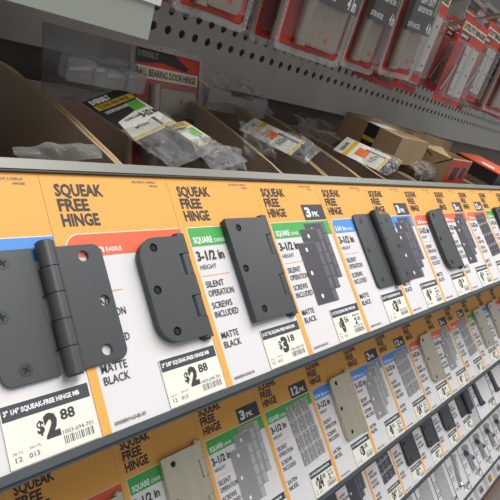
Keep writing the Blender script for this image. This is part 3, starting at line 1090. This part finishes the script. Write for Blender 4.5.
# ------------------------------------------------------------------ clamshell packs
def clam_pack(label, w=0.106, h=0.20, title='BALL BEARING DOOR HINGE', metal='dull_nickel', group='hanging ball bearing hinge packs', hint='HEAVY DUTY'):
    """local x width, y height (0 = foot), z towards the buyer"""
    t = empty('clamshell_pack')
    tag(t, label, 'hinge pack', group)
    W, H = w / mm, h / mm

    def part(name, m, fn, parent=t):
        b_ = MB()
        fn(b_)
        return SC(b_).build(name, m, parent)
    cardo = part('backing_card', 'pack_red', lambda b_: b_.box(5, W - 5, 9, H - 6, -0.6, 0.0))
    part('black_header', 'pack_black', lambda b_: b_.poly([(5.5, H - 23), (W * 0.42, H - 18), (W * 0.74, H - 23), (W * 0.80, H - 19), (W * 0.58, H - 6.5), (5.5, H - 6.5)], 0.2), cardo)
    part('logo_lettering', 'ink_soft', lambda b_: b_.text('EVERBILT', 10, H - 15, 6, 34, 0.4, 0.04), cardo)
    part('title_strip', 'pack_title', lambda b_: b_.rect(7, H - 38, W - 8, H - 24.5, 0.4), cardo)
    part('title_lettering', 'ink', lambda b_: b_.text(title, 10, H - 35, 7.6, W - 22, 0.6, 0.03), cardo)
    part('black_panel', 'pack_black', lambda b_: b_.box(8, W - 11, H - 124, H - 78, 13.0, 13.6), t)
    part('panel_lettering', 'white_ink', lambda b_: (b_.text(hint, W * 0.30, H - 93, 7.5, W * 0.42, 13.8, 0.04), b_.text('REDUCED FRICTION', W * 0.30, H - 102, 5, W * 0.42, 13.8, 0.03),
                                                   b_.text('SATIN NICKEL', W * 0.16, H - 120, 5, W * 0.36, 13.8, 0.02), b_.text('4 in', W * 0.70, H - 121, 11, W * 0.14, 13.8, 0.04)), t)
    part('green_tag', 'lime', lambda b_: b_.rect(W * 0.78, H - 102, W - 13, H - 84, 13.8), t)
    lf = link('hinge_leaf', plate([(x * mm, y * mm) for x, y in round_rect(W * 0.36, H - 166, W - 15, H - 46, (6, 6, 6, 6))],
                                  [], 3 * mm, 5.4 * mm), metal, t)
    for yy in (H - 58, H - 156):
        part('screw_hole', 'pack_red', lambda b_: b_.cyl((W * 0.66, yy, 5.3), (W * 0.66, yy, 5.7), 3.0, 12), lf)
    part('hinge_barrel', metal, lambda b_: b_.cyl((W * 0.29, H - 168, 6), (W * 0.29, H - 43, 6), 6.5, 16), t)
    # clear shell: raised blister and a ribbed rim
    part('clear_shell', 'clear_plastic', lambda b_: (b_.prism(round_rect(10, 16, W - 10, H - 40, (6, 6, 6, 6)), 1.0, 16.0)))

    def rim(b_):
        o = round_rect(0, 2, W, H, (7, 7, 7, 7))
        i_ = round_rect(6, 8, W - 6, H - 6, (5, 5, 5, 5))
        n = len(o)
        b_.add([(x, y, 2.6) for x, y in o] + [(x, y, 2.6) for x, y in i_] + [(x, y, -2.0) for x, y in o], [(k, (k + 1) % n, n + (k + 1) % n, n + k) for k in range(n)] + [(k, 2 * n + k, 2 * n + (k + 1) % n, (k + 1) % n) for k in range(n)])
        for k in range(int(H / 5)):
            for x in (1.2, W - 4.0):
                b_.box(x, x + 2.8, 6 + k * 5 - 1, 6 + k * 5 + 1, 2.6, 3.8)
        for k in range(int(W / 5) - 2):
            b_.box(9 + k * 5 - 1, 9 + k * 5 + 1, H - 4.2, H - 1.4, 2.6, 3.8)
    part('ribbed_rim', 'rim_plastic', rim)
    return t


def utility_pack(label, w=0.075, h=0.145, group='hanging utility hinge packs'):
    t = empty('utility_hinge_pack')
    tag(t, label, 'hinge pack', group)
    W, H = w / mm, h / mm

    def part(name, m, fn, parent=t):
        b_ = MB()
        fn(b_)
        return SC(b_).build(name, m, parent)
    cardo = part('backing_card', 'pack_red', lambda b_: b_.box(0, W, 0, H, -0.6, 0))
    part('hang_tab', 'clear_plastic', lambda b_: b_.prism(round_rect(W * 0.3, H - 2, W * 0.7, H + 14, (0, 0, 6, 6)), -0.4, 0.6))
    part('title_strip', 'pack_title', lambda b_: b_.rect(3, H - 20, W - 3, H - 8, 0.3), cardo)
    part('title_lettering', 'ink', lambda b_: b_.text('UTILITY HINGES', 6, H - 17, 6.5, W - 12, 0.5, 0.04), cardo)
    part('black_label', 'pack_black', lambda b_: b_.rect(4, H - 30, W * 0.42, H - 22, 0.3), cardo)
    part('label_lettering', 'white_ink', lambda b_: b_.text('2-PACK', 6, H - 28, 4, W * 0.28, 0.5, 0.03), cardo)
    lf = link('hinge_leaf', plate([(x * mm, y * mm) for x, y in round_rect(W * 0.36, 14, W * 0.86, H - 36, (1, 1, 1, 1))], [], 2 * mm, 4 * mm), 'zinc', t)
    part('hinge_barrel', 'zinc', lambda b_: b_.cyl((W * 0.56, 13, 4.2), (W * 0.56, H - 35, 4.2), 3.0, 12), lf)
    for k in range(3):
        for fx in (0.40, 0.74):
            part('screw_hole', 'recess', lambda b_: b_.cyl((W * fx, 22 + k * 26, 3.9), (W * fx, 22 + k * 26, 4.15), 2.0, 10), lf)
    for k in range(4):
        part('screw', 'chrome', lambda b_: (b_.cyl((6 + k * 3.4, 18 + 5 * k, 3), (14 + k * 2.4, 38 + 6 * k, 4.5), 1.5, 8), b_.cyl((5.4 + k * 3.4, 16.6 + 5 * k, 2.9), (6 + k * 3.4, 18 + 5 * k, 3), 3, 8, 1.5)), t)
    part('clear_shell', 'clear_plastic', lambda b_: b_.prism(round_rect(4, 8, W - 4, H - 34, (3, 3, 3, 3)), 0.6, 10))
    return t


def pose(t, p, yaw=0.0, lean=0.0, roll=0.0):
    """p: world point of the local origin (foot, left); local z faces the buyer"""
    M = Matrix.Rotation(math.radians(yaw), 4, 'Z') @ Matrix.Rotation(math.radians(90 - lean), 4, 'X') @ Matrix.Rotation(math.radians(roll), 4, 'Z')
    M.translation = p
    t.matrix_world = M


bb = clam_pack('red ball bearing door hinge clamshell standing upright in the bins', w=0.122, h=0.198, group=None)
pose(bb, Vector((0, 0, 0)), yaw=9, lean=14)
bb.location = at_y(130, 38, 0.50) - bb.matrix_world.to_3x3() @ Vector((0, 0.198, 0))



def wire_hook(x, z, ytip, label):
    t = empty('peg_hook', (x, WY, z))
    tag(t, label, 'hook', 'chrome peg hooks on the perforated panel')
    L = WY - ytip
    MB().tube([(0, 0.0, 0), (0, -L, L * 0.36), (0, -L - 0.004, L * 0.36 + 0.016)], 0.0034, 8).build('wire', 'chrome', t)
    MB().box(-0.012, 0.012, -0.006, 0.0, -0.014, 0.018).build('back_plate', 'steel_grey', t)
    return t


# columns of packs: (x of left edge, Y of the front pack, Z of foot, width, count, kind, yaw, roll)
columns = [
    ('clam', 0.150, 0.44, EYE.z + 0.012, 0.100, 3, 0, 0, 'above the pale green strip end'),
    ('clam', 0.266, 0.370, EYE.z + 0.009, 0.088, 3, 0, 0, 'beside the pale green strip'),
    ('clam', 0.376, 0.352, EYE.z + 0.006, 0.112, 3, 0, 0, 'over the crumpled bags'),
    ('clam', 0.489, 0.352, EYE.z + 0.011, 0.064, 4, -6, 0, 'over the narrow bins'),
    ('clam', 0.548, 0.337, EYE.z + 0.015, 0.074, 4, -4, 4, 'over the labelled carton'),
    ('util', 0.630, 0.360, EYE.z + 0.026, 0.078, 4, 0, 0, 'next to the clamshells'),
    ('util', 0.715, 0.405, EYE.z + 0.012, 0.080, 3, 0, 0, 'set back beside the clamshells'),
    ('util', 0.752, 0.352, EYE.z + 0.012, 0.098, 1, 0, 0, 'over the torn carton'),
    ('util', 0.870, 0.365, EYE.z + 0.030, 0.078, 4, 0, 0, 'over the red label'),
    ('clam', 0.975, 0.360, EYE.z + 0.022, 0.106, 4, 0, 0, 'over the orange red box'),
    ('util', 1.100, 0.365, EYE.z + 0.020, 0.080, 4, 0, 0, 'past the orange red box'),
    ('clam', 1.205, 0.360, EYE.z + 0.020, 0.106, 4, 0, 0, 'at the far end'),
]
for (kd, x, y, z, w, cnt, yaw, roll, where) in columns:
    h = 0.18 if kd == 'clam' else 0.122
    lab = ('red clamshell hinge pack with nickel hinge, first on hook ' if kd == 'clam' else 'red carded pack with pale zinc hinge, first on hook ') + where
    t = clam_pack(lab, w, h) if kd == 'clam' else utility_pack(lab, w, h)
    pose(t, Vector((x, y, z)), yaw, 0, roll)
    wire_hook(x + w / 2, z + h + 0.006 - (WY - y) * 0.36, y - 0.075, 'chrome wire peg hook carrying red packs ' + where)
    for k in range(1, cnt):
        c = copy_tree(t)
        pose(c, Vector((x + random.uniform(-0.004, 0.010), y + 0.036 * k, z + random.uniform(-0.003, 0.006))), yaw + random.uniform(-4, 4), 0, random.uniform(-3, 3))
        nth = ['', 'second', 'third', 'fourth', 'fifth'][k]
        c['label'] = nth + (' red clamshell hinge pack on the hook ' if kd == 'clam' else ' red carded zinc hinge pack on the hook ') + where

# ------------------------------------------------------------------ pale green shelf strip and its tag
yg = 0.36
t = empty('shelf_strip', (0, yg, 0))
tag(t, 'pale green metal shelf front above the near bins', 'shelf strip')
xr = at_y(148, 40, yg).x
zl = at_y(148, 40, yg).z
MB().box(-0.6, xr, 0, 0.02, zl, zl + 0.10).build('face', 'pale_green', t)
MB().box(-0.6, xr, 0.02, 0.10, zl + 0.03, zl + 0.034).build('top_plate', 'pale_green', t)
tg = MB().box(xr - 0.050, xr + 0.004, -0.0016, -0.0006, zl + 0.0265, zl + 0.075).build('price_tag', 'label_cream')
tg.location = (0, yg, 0)
tag(tg, 'white barcode tag stuck on the pale green shelf front', 'price tag')
bc = MB()
x = xr - 0.036
rr = random.Random(4)
while x < xr:
    w = rr.choice((0.0005, 0.0009, 0.0014))
    bc.add([(x, -0.0018, zl + 0.030), (x + w, -0.0018, zl + 0.030), (x + w, -0.0018, zl + 0.042), (x, -0.0018, zl + 0.042)], [(0, 1, 2, 3)])
    x += w + rr.choice((0.0006, 0.001))
bc.build('barcode', 'ink', tg)
